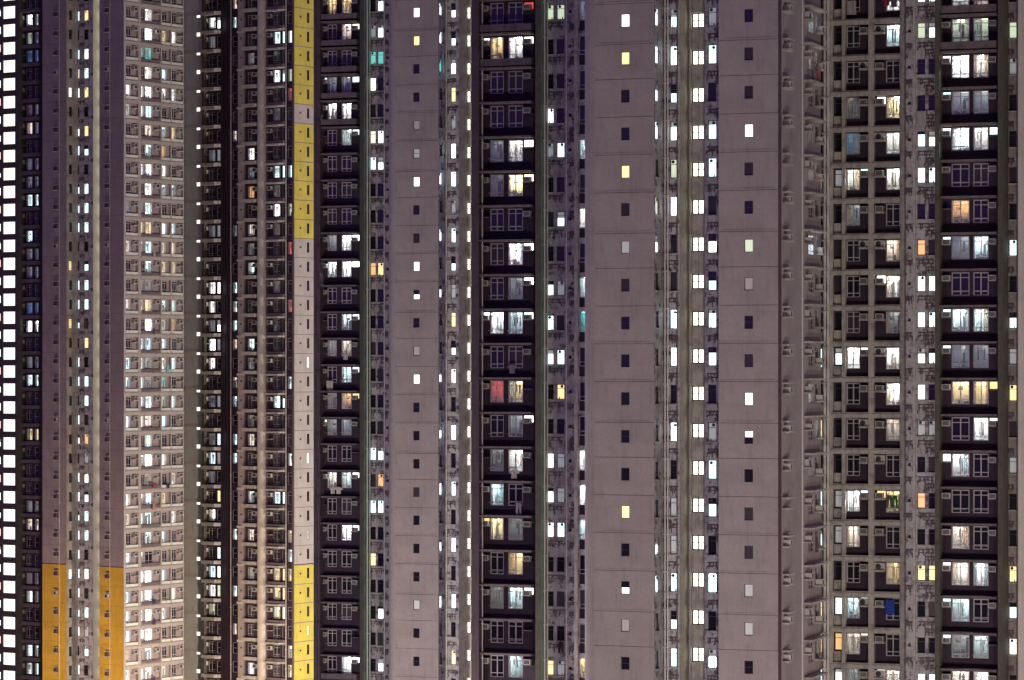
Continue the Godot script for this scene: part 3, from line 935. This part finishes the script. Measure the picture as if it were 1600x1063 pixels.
func build_c() -> void:
	var t := tower_c
	var y0 := EYE + 19.39 * STOREY
	var n := 38
	plate(t, -75.0, -38.392, -55.0, -21.3, M.plum, "wall_core")
	plate(t, -38.392, -33.783, -55.0, -22.2, M.maroon, "wall_core")
	plate(t, -13.4, 0.9, -12.9, -4.45, M.side, "wall_core")
	plate(t, -32.0, 17.3, -55.0, -22.6, M.plum, "wall_core")
	# lit stair column at the far end, and the recess beside it
	var holes := []
	for i in 40:
		var y := EYE + 20.97 * STOREY - STOREY * i
		holes.append([-41.332, -38.664, y - 0.98, y + 0.98, 0.4])
		window(t, "stair_window", FRONT, -39.996, y, -20.5 - 0.1, -38.664 - -41.332, 1.96, "plain", "s", 0.3, M.frame_dark, 0.05)
		holes.append([-42.775, -41.730, y - 0.5, y + 0.7, 0.3])
		window(t, "slit_window", FRONT, -42.252, y + 0.1, -20.5, -41.730 - -42.775, 1.2, "plain", "c" if i % 3 else "p", 0.2, M.frame_dark, 0.04)
	wall(t, FRONT, -20.5, -75.0, -38.323, 0.0, 126.0, holes, M.plum)
	plate(t, -38.323, -37.575, -30.0, -20.45, M.olive, "pier")
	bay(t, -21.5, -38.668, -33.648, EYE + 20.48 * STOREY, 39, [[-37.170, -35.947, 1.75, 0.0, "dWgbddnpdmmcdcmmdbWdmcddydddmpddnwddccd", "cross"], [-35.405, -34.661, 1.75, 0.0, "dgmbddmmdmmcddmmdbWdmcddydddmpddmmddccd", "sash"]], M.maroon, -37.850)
	for i in 39:
		obj("balcony", ledge_mesh(-33.581 - -37.781, 0.55, 0.7, 0.5), M.ledge, t, Transform3D(Basis(), Vector3(-38.327, EYE + 20.48 * STOREY - STOREY * i - 1.62, -21.49)))
	# the arm
	ac_wall(t, -13.486, -8.815, -10.702, -10.135, EYE + 19.52 * STOREY, 37, 30, "beside the narrow slit windows")
	ac_wall(t, -2.340, 2.326, -0.737, -0.307, EYE + 19.50 * STOREY, 37, 30, "beside the brightly lit stair strip")
	var x1 := -8.815
	holes = []
	small_windows(t, right_face(x1), 0.0, [[0.603, 1.252, 1.4, "dddddwddddddddyddyddddddddddddwdddddd", "cross", "slit_window"]], y0 + 0.2, 37, holes)
	wall(t, right_face(x1), 0.0, 0.0, 2.42, 0.0, 126.0, holes, M.pale)
	holes = []
	var x2 := -5.792
	small_windows(t, FRONT, -2.42, [[-8.797, -8.483, 1.4, "dcdcpwdwcdcccddcccdccdcwdcwcccccccdcdcc", "plain", "slit_window"], [-7.542, -6.729, 1.5, "dydwcydycdcccd"+"ccc"+"dydccdomwcccdwdcmcdttcd", "door"]], y0 + 0.2, 37, holes)
	wall(t, FRONT, -2.42, x1, x2, 0.0, 126.0, holes, M.stained)
	wall(t, right_face(x2), 0.0, 2.42, 4.4, 0.0, 126.0, [], M.cream)
	wall(t, FRONT, -4.4, x2, -5.726, 0.0, 126.0, [], M.pale)
	wall(t, left_face(-2.340), 0.0, -4.4, -0.05, 0.0, 126.0, [], M.pale)
	for i in 37:
		window(t, "stair_window", FRONT, x2 + 0.85, y0 - STOREY * i, -4.4 + 0.25, 1.2, 2.0, "grid", "e", 0.2, M.frame, 0.05)
		branches(t, FRONT, -7.919, y0 - STOREY * i - 0.95, -2.42, 1.0, i % 5)
	pipe(t, FRONT, -8.882, -1.9, 0.07, 10.0, 122.0, M.pipe)
	pipe(t, FRONT, -8.875, -2.3, 0.08, 10.0, 122.0, M.pipe)
	# balcony grid on the flank of the arm
	var bf := right_face(2.326)
	var cells := [[0.5, 3.15], [3.75, 8.0], [8.3, 10.2], [10.45, 12.95]]
	holes = []
	var back := []
	var sb := "dwCtwwcpcwwcyc"+"cnyWcmmcpcWm"+"cccdWWWWwwpcwcw"
	var sa := "dddddwgddddndpd"+"dpddccdwdddwp"+"dcdcwwrwdcpyd"
	var sc := "ddydcwdcowcdwpy"+"dcgcwtgcdwdydcdcdwddpdwd"
	var sd := "ddwddwdyddcdcpy"+"dcodcdwdddpdwdddwddddcydd"
	for i in n:
		var y := y0 - STOREY * i
		for c in cells:
			holes.append([c[0], c[1], y - 1.25, y + 0.95, 0.4])
		var wins := [[0.95, 2.0, 1.65, sa], [4.2, 4.95, 1.6, sb if i % 3 == 0 else sa], [5.05, 6.7, 1.7, sb], [8.75, 9.8, 1.6, sc], [10.9, 11.9, 1.7, sd]]
		for w in wins:
			back.append([w[0], w[1], y - w[2] / 2, y + w[2] / 2, 0.45])
			window(t, "balcony_window", bf, (w[0] + w[1]) / 2, y, -0.4, w[1] - w[0], w[2], "cross", state_at(w[3], i), 0.42, M.frame, 0.06)
		for c in cells:
			box_part("parapet", t, bf, c[0] + 0.01, c[1] - 0.01, y - 1.24, y - 0.86, -0.22, -0.04, M.greygreen if (c[0] < 3.7 or c[0] > 8.2) else M.ledge)
			box_part("floor_beam", t, bf, c[0] - 0.1, c[1] + 0.1, y - 1.52, y - 1.36, 0.0, 0.12, M.flank)
		for ax in [2.6, 7.35, 12.45]:
			box_part("ledge", t, bf, ax - 0.5, ax + 0.5, y + 0.22, y + 0.30, -0.39, 0.1, M.pale)
			if (i + int(ax)) % 6 != 2:
				far_units.append(t.transform * bf * Transform3D(Basis(), Vector3(ax, y + 0.30, -0.38)))
	wall(t, bf, 0.0, 0.0, 13.1, 0.0, 126.0, holes, M.flank)
	wall(t, bf, -0.4, 0.0, 13.1, 0.0, 126.0, back, M.panel_b)
	wall(t, Transform3D(Basis(Vector3.UP, PI), Vector3(0, 0, -13.1)), 0.0, -2.33, 2.33, 0.0, 126.0, [], M.side)
	# grey-green wall with small lit squares
	holes = []
	for i in 38:
		var y := EYE + 19.97 * STOREY - STOREY * i
		holes.append([-2.848, -2.096, y - 0.3, y + 0.3, 0.15])
		window(t, "stair_window", FRONT, -2.472, y, -21.9, -2.096 - -2.848, 0.6, "plain", "s", 0.14, M.frame, 0.02)
		if i % 2 == 0:
			box_part("wall_band", t, FRONT, -6.187, -1.408, EYE + 19.07 * STOREY - STOREY * i - 0.22, EYE + 19.07 * STOREY - STOREY * i + 0.22, -21.9, -21.84, M.cream)
	wall(t, FRONT, -21.9, -7.454, -1.283, 0.0, 126.0, holes, M.greygreen)
	# the body to the right: balconies, a dark slot, a round column
	plate(t, 0.759, 1.256, -22.5, -18.9, M.olive, "pier")
	bay(t, -19.6, 0.681, 4.145, y0, n, [[1.550, 2.788, 1.7, 0.0, "dwmddddd"+"mdddmddww"+"mWwdmdmcmdwddcwgdddddd", "cross"], [3.158, 3.775, 1.7, 0.0, "dwdddddd"+"mdddmddw"+"dWmddmdcmdyddcwgdddddd", "sash"]], M.maroon, 1.116)
	bay(t, -20.6, 3.177, 6.623, y0, n, [[5.334, 6.132, 1.6, 0.0, "pc"+"dddddpdddd"+"mddcccp"+"dpcdccd"+"ddcddcdpdddd", "sash"]], M.maroon, -999.0)
	pipe(t, FRONT, 5.049, -20.5, 0.07, 10.0, 122.0, M.pipe)
	pipe(t, FRONT, 3.492, -20.3, 0.07, 10.0, 122.0, M.pipe_dark)
	plate(t, 7.069, 8.168, -22.5, -19.7, M.panel, "pier")
	bay(t, -20.1, 7.774, 10.816, y0, n, [[8.628, 9.845, 1.7, 0.0, "dddm"+"ddddwmodpmc"+"dddcm"+"ddmp"+"ddcdpdmddddcc", "cross"]], M.maroon, 10.209)
	plate(t, 12.290, 12.592, -22.5, -19.9, M.plum, "pier")
	bay(t, -20.1, 12.389, 15.997, y0, n, [[13.475, 14.738, 1.75, 0.0, "ddc"+"dWdnddcnWnd"+"dndddddWdddd"+"cdddyyYdddyyd", "cross"], [15.158, 15.578, 1.75, 0.0, "ddc"+"dcddddcddddddddddd"+"cddddcdddyyYdddyyd", "plain"]], M.maroon, 12.993)
	bay(t, -20.1, 15.997, 17.312, y0, n, [[16.176, 17.013, 1.8, 0.0, "ddc"+"dgrdddcdgdr"+"ddrdddc"+"dddc"+"dddycydddcyyd", "door"]], M.maroon, -999.0)
	pipe(t, FRONT, 15.922, -20.0, 0.07, 10.0, 122.0, M.pipe)
	pipe(t, FRONT, 17.344, -20.0, 0.08, 10.0, 122.0, M.pipe_dark)
	for i in n:
		var y := y0 - STOREY * i
		obj("balcony", ledge_mesh(4.406 - 1.256, 0.5, 0.8, 0.7), M.pale, t, Transform3D(Basis(), Vector3(0.743, y - 1.62, -19.59)))
		obj("balcony", ledge_mesh(11.069 - 8.396, 0.5, 0.7, 0.2), M.pale, t, Transform3D(Basis(), Vector3(8.018, y - 1.55, -20.09)))
		obj("balcony", ledge_mesh(16.244 - 12.942, 0.26, 0.8, 0.8), M.pale, t, Transform3D(Basis(), Vector3(12.450, y + 1.02, -20.09)))
		box_part("parapet", t, FRONT, 12.652, 15.719, y - 1.5, y - 1.06, -20.09, -19.55, M.ledge)
		box_part("vent", t, FRONT, 7.558, 7.839, y + 0.1, y + 0.34, -19.7, -19.66, M.grille)
		if i % 2 == 0:
			box_part("wall_band", t, FRONT, 7.007, 8.290, y + 1.05, y + 1.35, -19.7, -19.5, M.cream)
	var st := st_new()
	for k in 12:
		var a0 := -PI / 2 + PI * k / 12.0
		var a1 := -PI / 2 + PI * (k + 1) / 12.0
		var r := 0.85
		quad(st, Vector3(sin(a0) * r, 0, cos(a0) * r), Vector3(sin(a1) * r, 0, cos(a1) * r), Vector3(sin(a1) * r, 126, cos(a1) * r), Vector3(sin(a0) * r, 126, cos(a0) * r))
	obj("round_column", st.commit(), M.cream, t, Transform3D(Basis(), Vector3(11.376, 0, -20.3)))
	# the painted end wall, turned away to the right
	var ex := 17.511
	var ef := right_face(ex)
	slab(t, "wall_core", ef, 20.0, 24.45, 0.0, 126.0, -0.5, -0.06, M.joint)
	for i in 37:
		var y := EYE + 19.45 * STOREY - STOREY * i
		var nn := i - 1
		var m: Material = M.cream if nn == 5 or (nn > 11 and nn < 29) else M.yellow
		var lo := y - 1.52 + (0.14 if nn == 28 else 0.03)
		var hi := y + 1.25
		var sx := 22.900
		var sw := 23.423
		var st2 := st_new()
		bx(st2, Transform3D(), 20.0, sx, lo, hi, -0.08, 0.0)
		bx(st2, Transform3D(), sw, 24.45, lo, hi, -0.08, 0.0)
		bx(st2, Transform3D(), sx, sw, lo, y - 0.75, -0.08, 0.0)
		bx(st2, Transform3D(), sx, sw, y + 0.75, hi, -0.08, 0.0)
		obj("wall_panel", st2.commit(), m, t, ef)
		window(t, "slit_window", ef, (sx + sw) / 2, y, 0.06, sw - sx, 1.5, "sash", state_at("dddddddddddddddddddwddddwdddmddddydddd", i), 0.15, M.frame_dark, 0.05)
		box_part("vent", t, ef, 21.187, 21.529, y - 0.13, y + 0.13, 0.0, 0.03, M.grille)
		box_part("wall_band", t, ef, 20.05, 24.3, y + 1.16, y + 1.24, 0.0, 0.02, M.cream)
		window(t, "stair_window", ef, 24.88, y + 0.05, 0.06, 0.78, 2.45, "low", "g" if i % 7 == 3 else "e", 0.15, M.frame, 0.05)
	slab(t, "wall_panel", ef, 20.0, 24.45, 0.0, EYE + 19.45 * STOREY - STOREY * 36 - 1.52, -0.08, 0.0, M.yellow)
	slab(t, "wall", ef, 24.45, 25.3, 0.0, 126.0, -0.3, -0.08, M.pale)
	slab(t, "wall", ef, 25.3, 70.0, 0.0, 126.0, -0.3, -0.05, M.plum)
	# the air conditioners in its balconies, too small and too many to pick apart
	var mm := MultiMesh.new()
	mm.transform_format = MultiMesh.TRANSFORM_3D
	var cst := st_new()
	bx(cst, Transform3D(), -0.36, 0.36, 0, 0.5, 0, 0.42)
	bx(cst, Transform3D(), -0.36, -0.30, 0, 0.5, 0.42, 0.46)
	bx(cst, Transform3D(), 0.30, 0.36, 0, 0.5, 0.42, 0.46)
	var cmesh := cst.commit()
	cmesh.surface_set_material(0, M.casing)
	var dst := st_new()
	bx(dst, Transform3D(), -0.28, 0.28, 0.06, 0.44, 0.42, 0.425)
	dst.commit(cmesh)
	cmesh.surface_set_material(1, M.grille)
	mm.mesh = cmesh
	mm.instance_count = far_units.size()
	for i in far_units.size():
		mm.set_instance_transform(i, far_units[i])
	var mi := MultiMeshInstance3D.new()
	mi.name = numbered("air_conditioner")
	mi.multimesh = mm
	mi.set_meta("kind", "stuff")
	mi.set_meta("label", "small air conditioners on the balcony shelves of the far tower")
	mi.set_meta("category", "air conditioner")
	add_child(mi)


# ------------------------------------------------------------------ washing hung out of windows
func cloth_mesh(kind: String) -> Mesh:      # hangs down from y = 0; about a metre wide at most
	if cache.has("cloth " + kind):
		return cache["cloth " + kind]
	var outline := []
	match kind:
		"trousers": outline = [[-0.20, 0.0, 0.20, 0.0], [-0.22, -0.3, 0.22, -0.3], [-0.24, -0.3, -0.02, -0.3], [-0.25, -0.95, -0.08, -0.95], [0.02, -0.3, 0.24, -0.3], [0.08, -0.95, 0.25, -0.95]]
		"shirt": outline = [[-0.16, 0.0, 0.16, 0.0], [-0.46, -0.12, 0.46, -0.12], [-0.44, -0.30, 0.44, -0.30], [-0.22, -0.26, 0.22, -0.26], [-0.24, -0.72, 0.24, -0.72]]
		"towel": outline = [[-0.35, 0.0, 0.35, 0.0], [-0.36, -0.6, 0.36, -0.6], [-0.34, -1.1, 0.37, -1.1]]
	var st := st_new()
	var strips := [[0, 1], [2, 3], [4, 5]] if kind == "trousers" else ([[0, 1], [1, 2], [3, 4]] if kind == "shirt" else [[0, 1], [1, 2]])
	for s in strips:
		var a: Array = outline[s[0]]
		var b: Array = outline[s[1]]
		for k in 8:
			var u0 := k / 8.0
			var u1 := (k + 1) / 8.0
			for side in 2:
				var off := 0.012 if side == 0 else -0.012
				var p := []
				for q in [[b, u0], [b, u1], [a, u1], [a, u0]]:
					var x := lerpf(q[0][0], q[0][2], q[1])
					p.append(Vector3(x, q[0][1], off + 0.045 * sin(x * 15.0 + q[0][1] * 2.0)))
				if side == 0:
					quad(st, p[0], p[1], p[2], p[3])
				else:
					quad(st, p[1], p[0], p[3], p[2])
	bx(st, Transform3D(), -0.012, 0.012, -0.02, 0.06, -0.012, 0.012)
	cache["cloth " + kind] = st.commit()
	return cache["cloth " + kind]

func hang(t: Node3D, xf: Transform3D, x: float, y: float, z: float, kind: String, col: Color, label: String, group := "") -> void:
	var m := plain(col, 0.95)
	var o := obj("laundry", cloth_mesh(kind), m, self, t.transform * xf * Transform3D(Basis(Vector3.UP, rng.randf_range(-0.2, 0.2)), Vector3(x, y, z)))
	o.name = numbered({"trousers": "hanging_trousers", "shirt": "hanging_shirt", "towel": "hanging_towel"}[kind])
	o.set_meta("label", label)
	o.set_meta("category", kind)
	if group != "":
		o.set_meta("group", group)

func build_laundry() -> void:
	var ya := EYE + 10.40 * STOREY
	var a := tower_a
	var r := func(i: int) -> float: return ya - STOREY * i
	hang(a, FRONT, 13.178, r.call(14) + 0.35, -19.25, "trousers", srgb(0.10, 0.09, 0.09), "dark grey trousers hanging in front of a warm lit balcony window")
	hang(a, FRONT, 13.636, r.call(14) + 0.35, -19.25, "trousers", srgb(0.01, 0.16, 0.06), "green trousers hanging in front of a warm lit balcony window")
	hang(a, FRONT, 13.229, r.call(17) + 0.6, -19.25, "towel", srgb(0.02, 0.05, 0.32), "bright blue towel hanging in a dark balcony of the pale grid")
	hang(a, FRONT, 12.974, r.call(0) + 0.1, -19.25, "shirt", srgb(0.25, 0.03, 0.05), "dark red shirt hanging in front of a white lit balcony window")
	hang(a, FRONT, 13.535, r.call(0) + 0.0, -19.25, "shirt", srgb(0.10, 0.10, 0.11), "grey shirt hanging in front of a white lit balcony window")
	hang(a, FRONT, 10.159, r.call(0) - 0.1, -19.25, "towel", srgb(0.30, 0.29, 0.30), "pale grey towel hanging in a dark balcony of the pale grid")
	hang(a, FRONT, -17.795, r.call(13) - 0.75, -18.75, "shirt", srgb(0.50, 0.46, 0.46), "white shirt on the rack under a white lit window in the maroon recess")
	hang(a, FRONT, -17.409, r.call(14) - 0.62, -18.75, "trousers", srgb(0.34, 0.32, 0.36), "pale trousers on the rack under a dark window in the maroon recess")
	hang(a, FRONT, -17.961, r.call(10) - 0.6, -18.75, "shirt", srgb(0.20, 0.19, 0.23), "grey shirt on the rack under a dark window in the maroon recess")
	hang(a, FRONT, -13.955, r.call(18) - 0.62, -19.3, "trousers", srgb(0.02, 0.02, 0.03), "black trousers hanging under a small dark window in the grimy wall")
	hang(a, FRONT, 16.033, r.call(3) - 0.62, -17.95, "towel", srgb(0.33, 0.31, 0.33), "grey sheet hanging under a small dark window in the grimy wall")
	hang(a, right_face(9.462), 9.4, r.call(15) + 0.3, 0.45, "towel", srgb(0.08, 0.05, 0.07), "dark patterned towel hanging outside a kitchen window of the side wall")
	hang(a, right_face(9.462), 9.4, r.call(5) - 0.1, 0.45, "shirt", srgb(0.45, 0.28, 0.34), "pink shirt hanging outside a lit kitchen window of the side wall")
	hang(a, right_face(9.462), 9.9, r.call(2) - 0.7, 0.45, "shirt", srgb(0.30, 0.10, 0.10), "dull red shirt hanging below a lit kitchen window of the side wall")
	var yb := EYE + 14.86 * STOREY
	var b := tower_b
	hang(b, FRONT, -16.559, yb - STOREY * 19 - 0.72, -17.55, "shirt", srgb(0.48, 0.45, 0.44), "white shirt on the left of a pair under a lit recess window", "pair of white shirts")
	hang(b, FRONT, -15.896, yb - STOREY * 19 - 0.72, -17.55, "shirt", srgb(0.48, 0.45, 0.44), "white shirt on the right of a pair under a lit recess window", "pair of white shirts")
	hang(b, FRONT, -16.928, yb - STOREY * 15 - 0.65, -17.55, "towel", srgb(0.42, 0.38, 0.36), "cream towel hanging under a dark window in the recess of the tower behind")
	hang(b, FRONT, -15.086, yb - STOREY * 14 - 0.5, -17.55, "shirt", srgb(0.40, 0.36, 0.36), "pale shirt hanging under a dim lit window in the recess of the tower behind")
	var yc := EYE + 19.39 * STOREY
	var c := tower_c
	var bf := right_face(2.326)
	var rows := [[13, "trousers", srgb(0.30, 0.26, 0.26), "grey trousers"], [17, "trousers", srgb(0.06, 0.06, 0.08), "black trousers"], [25, "shirt", srgb(0.25, 0.03, 0.03), "red shirt"], [26, "towel", srgb(0.30, 0.16, 0.10), "brown towel"], [31, "shirt", srgb(0.02, 0.03, 0.08), "navy shirt"], [32, "trousers", srgb(0.02, 0.03, 0.07), "navy trousers"], [35, "trousers", srgb(0.05, 0.04, 0.09), "purple trousers"]]
	for q in rows:
		hang(c, bf, 6.3, yc - STOREY * q[0] - 0.45, 0.22, q[1], q[2], "%s hung over a balcony edge on the flank of the far tower" % q[3])
	hang(c, bf, 9.4, yc - STOREY * 25 - 0.6, 0.2, "shirt", srgb(0.02, 0.02, 0.04), "black shirt hung over a narrow balcony on the flank of the far tower")
	hang(c, bf, 9.4, yc - STOREY * 19 - 0.2, 0.2, "towel", srgb(0.10, 0.40, 0.44), "turquoise towel hung in a narrow balcony on the flank of the far tower")

# ------------------------------------------------------------------ street lamps at the foot of the towers
func build_street_lamps() -> void:
	var spots := [Vector3(-82, 0, -434), Vector3(-38, 0, -440), Vector3(-32, 0, -262), Vector3(-6, 0, -258), Vector3(-22, 0, -172), Vector3(14, 0, -160), Vector3(46, 0, -165), Vector3(52, 0, -410), Vector3(58, 0, -400), Vector3(64, 0, -390), Vector3(108, 0, -200), Vector3(112, 0, -185)]
	for i in spots.size():
		var o := thing("street_lamp", "tall street lamp on the pavement at the foot of the towers", "street lamp", Transform3D(Basis(), spots[i]), "street lamps at the foot of the towers")
		pipe_part(o, "pole", 0.09, 0.0, 10.0)
		box_part("arm", o, Transform3D(), -0.05, 0.05, 9.9, 10.0, 0.0, 1.6, M.steel)
		box_part("lamp_head", o, Transform3D(), -0.16, 0.16, 9.93, 10.06, 1.5, 2.2, M.steel)
		var lens := box_part("lamp_lens", o, Transform3D(), -0.13, 0.13, 9.88, 9.925, 1.55, 2.15, M.sodium)
		var l := OmniLight3D.new()
		l.name = "lamp_light"
		l.light_color = Color(1.0, 0.89, 0.74) if i < 2 else Color(1.0, 0.955, 0.89)
		l.light_energy = LAMP_ENERGY[i]
		l.omni_range = 300.0
		l.omni_attenuation = 2.0
		l.light_size = 0.6
		l.shadow_enabled = true
		l.position = Vector3(0, 9.6, 1.85)
		o.add_child(l)

const LAMP_ENERGY := [1350.0, 1200.0, 2900.0, 1700.0, 1600.0, 2200.0, 2200.0, 5000.0, 5000.0, 5000.0, 1200.0, 1200.0]

func pipe_part(o: Node3D, called: String, r: float, y0: float, y1: float) -> void:
	var m := CylinderMesh.new()
	m.top_radius = r * 0.7
	m.bottom_radius = r
	m.height = y1 - y0
	m.radial_segments = 12
	obj(called, m, M.steel, o, Transform3D(Basis(), Vector3(0, (y0 + y1) / 2, 0)))
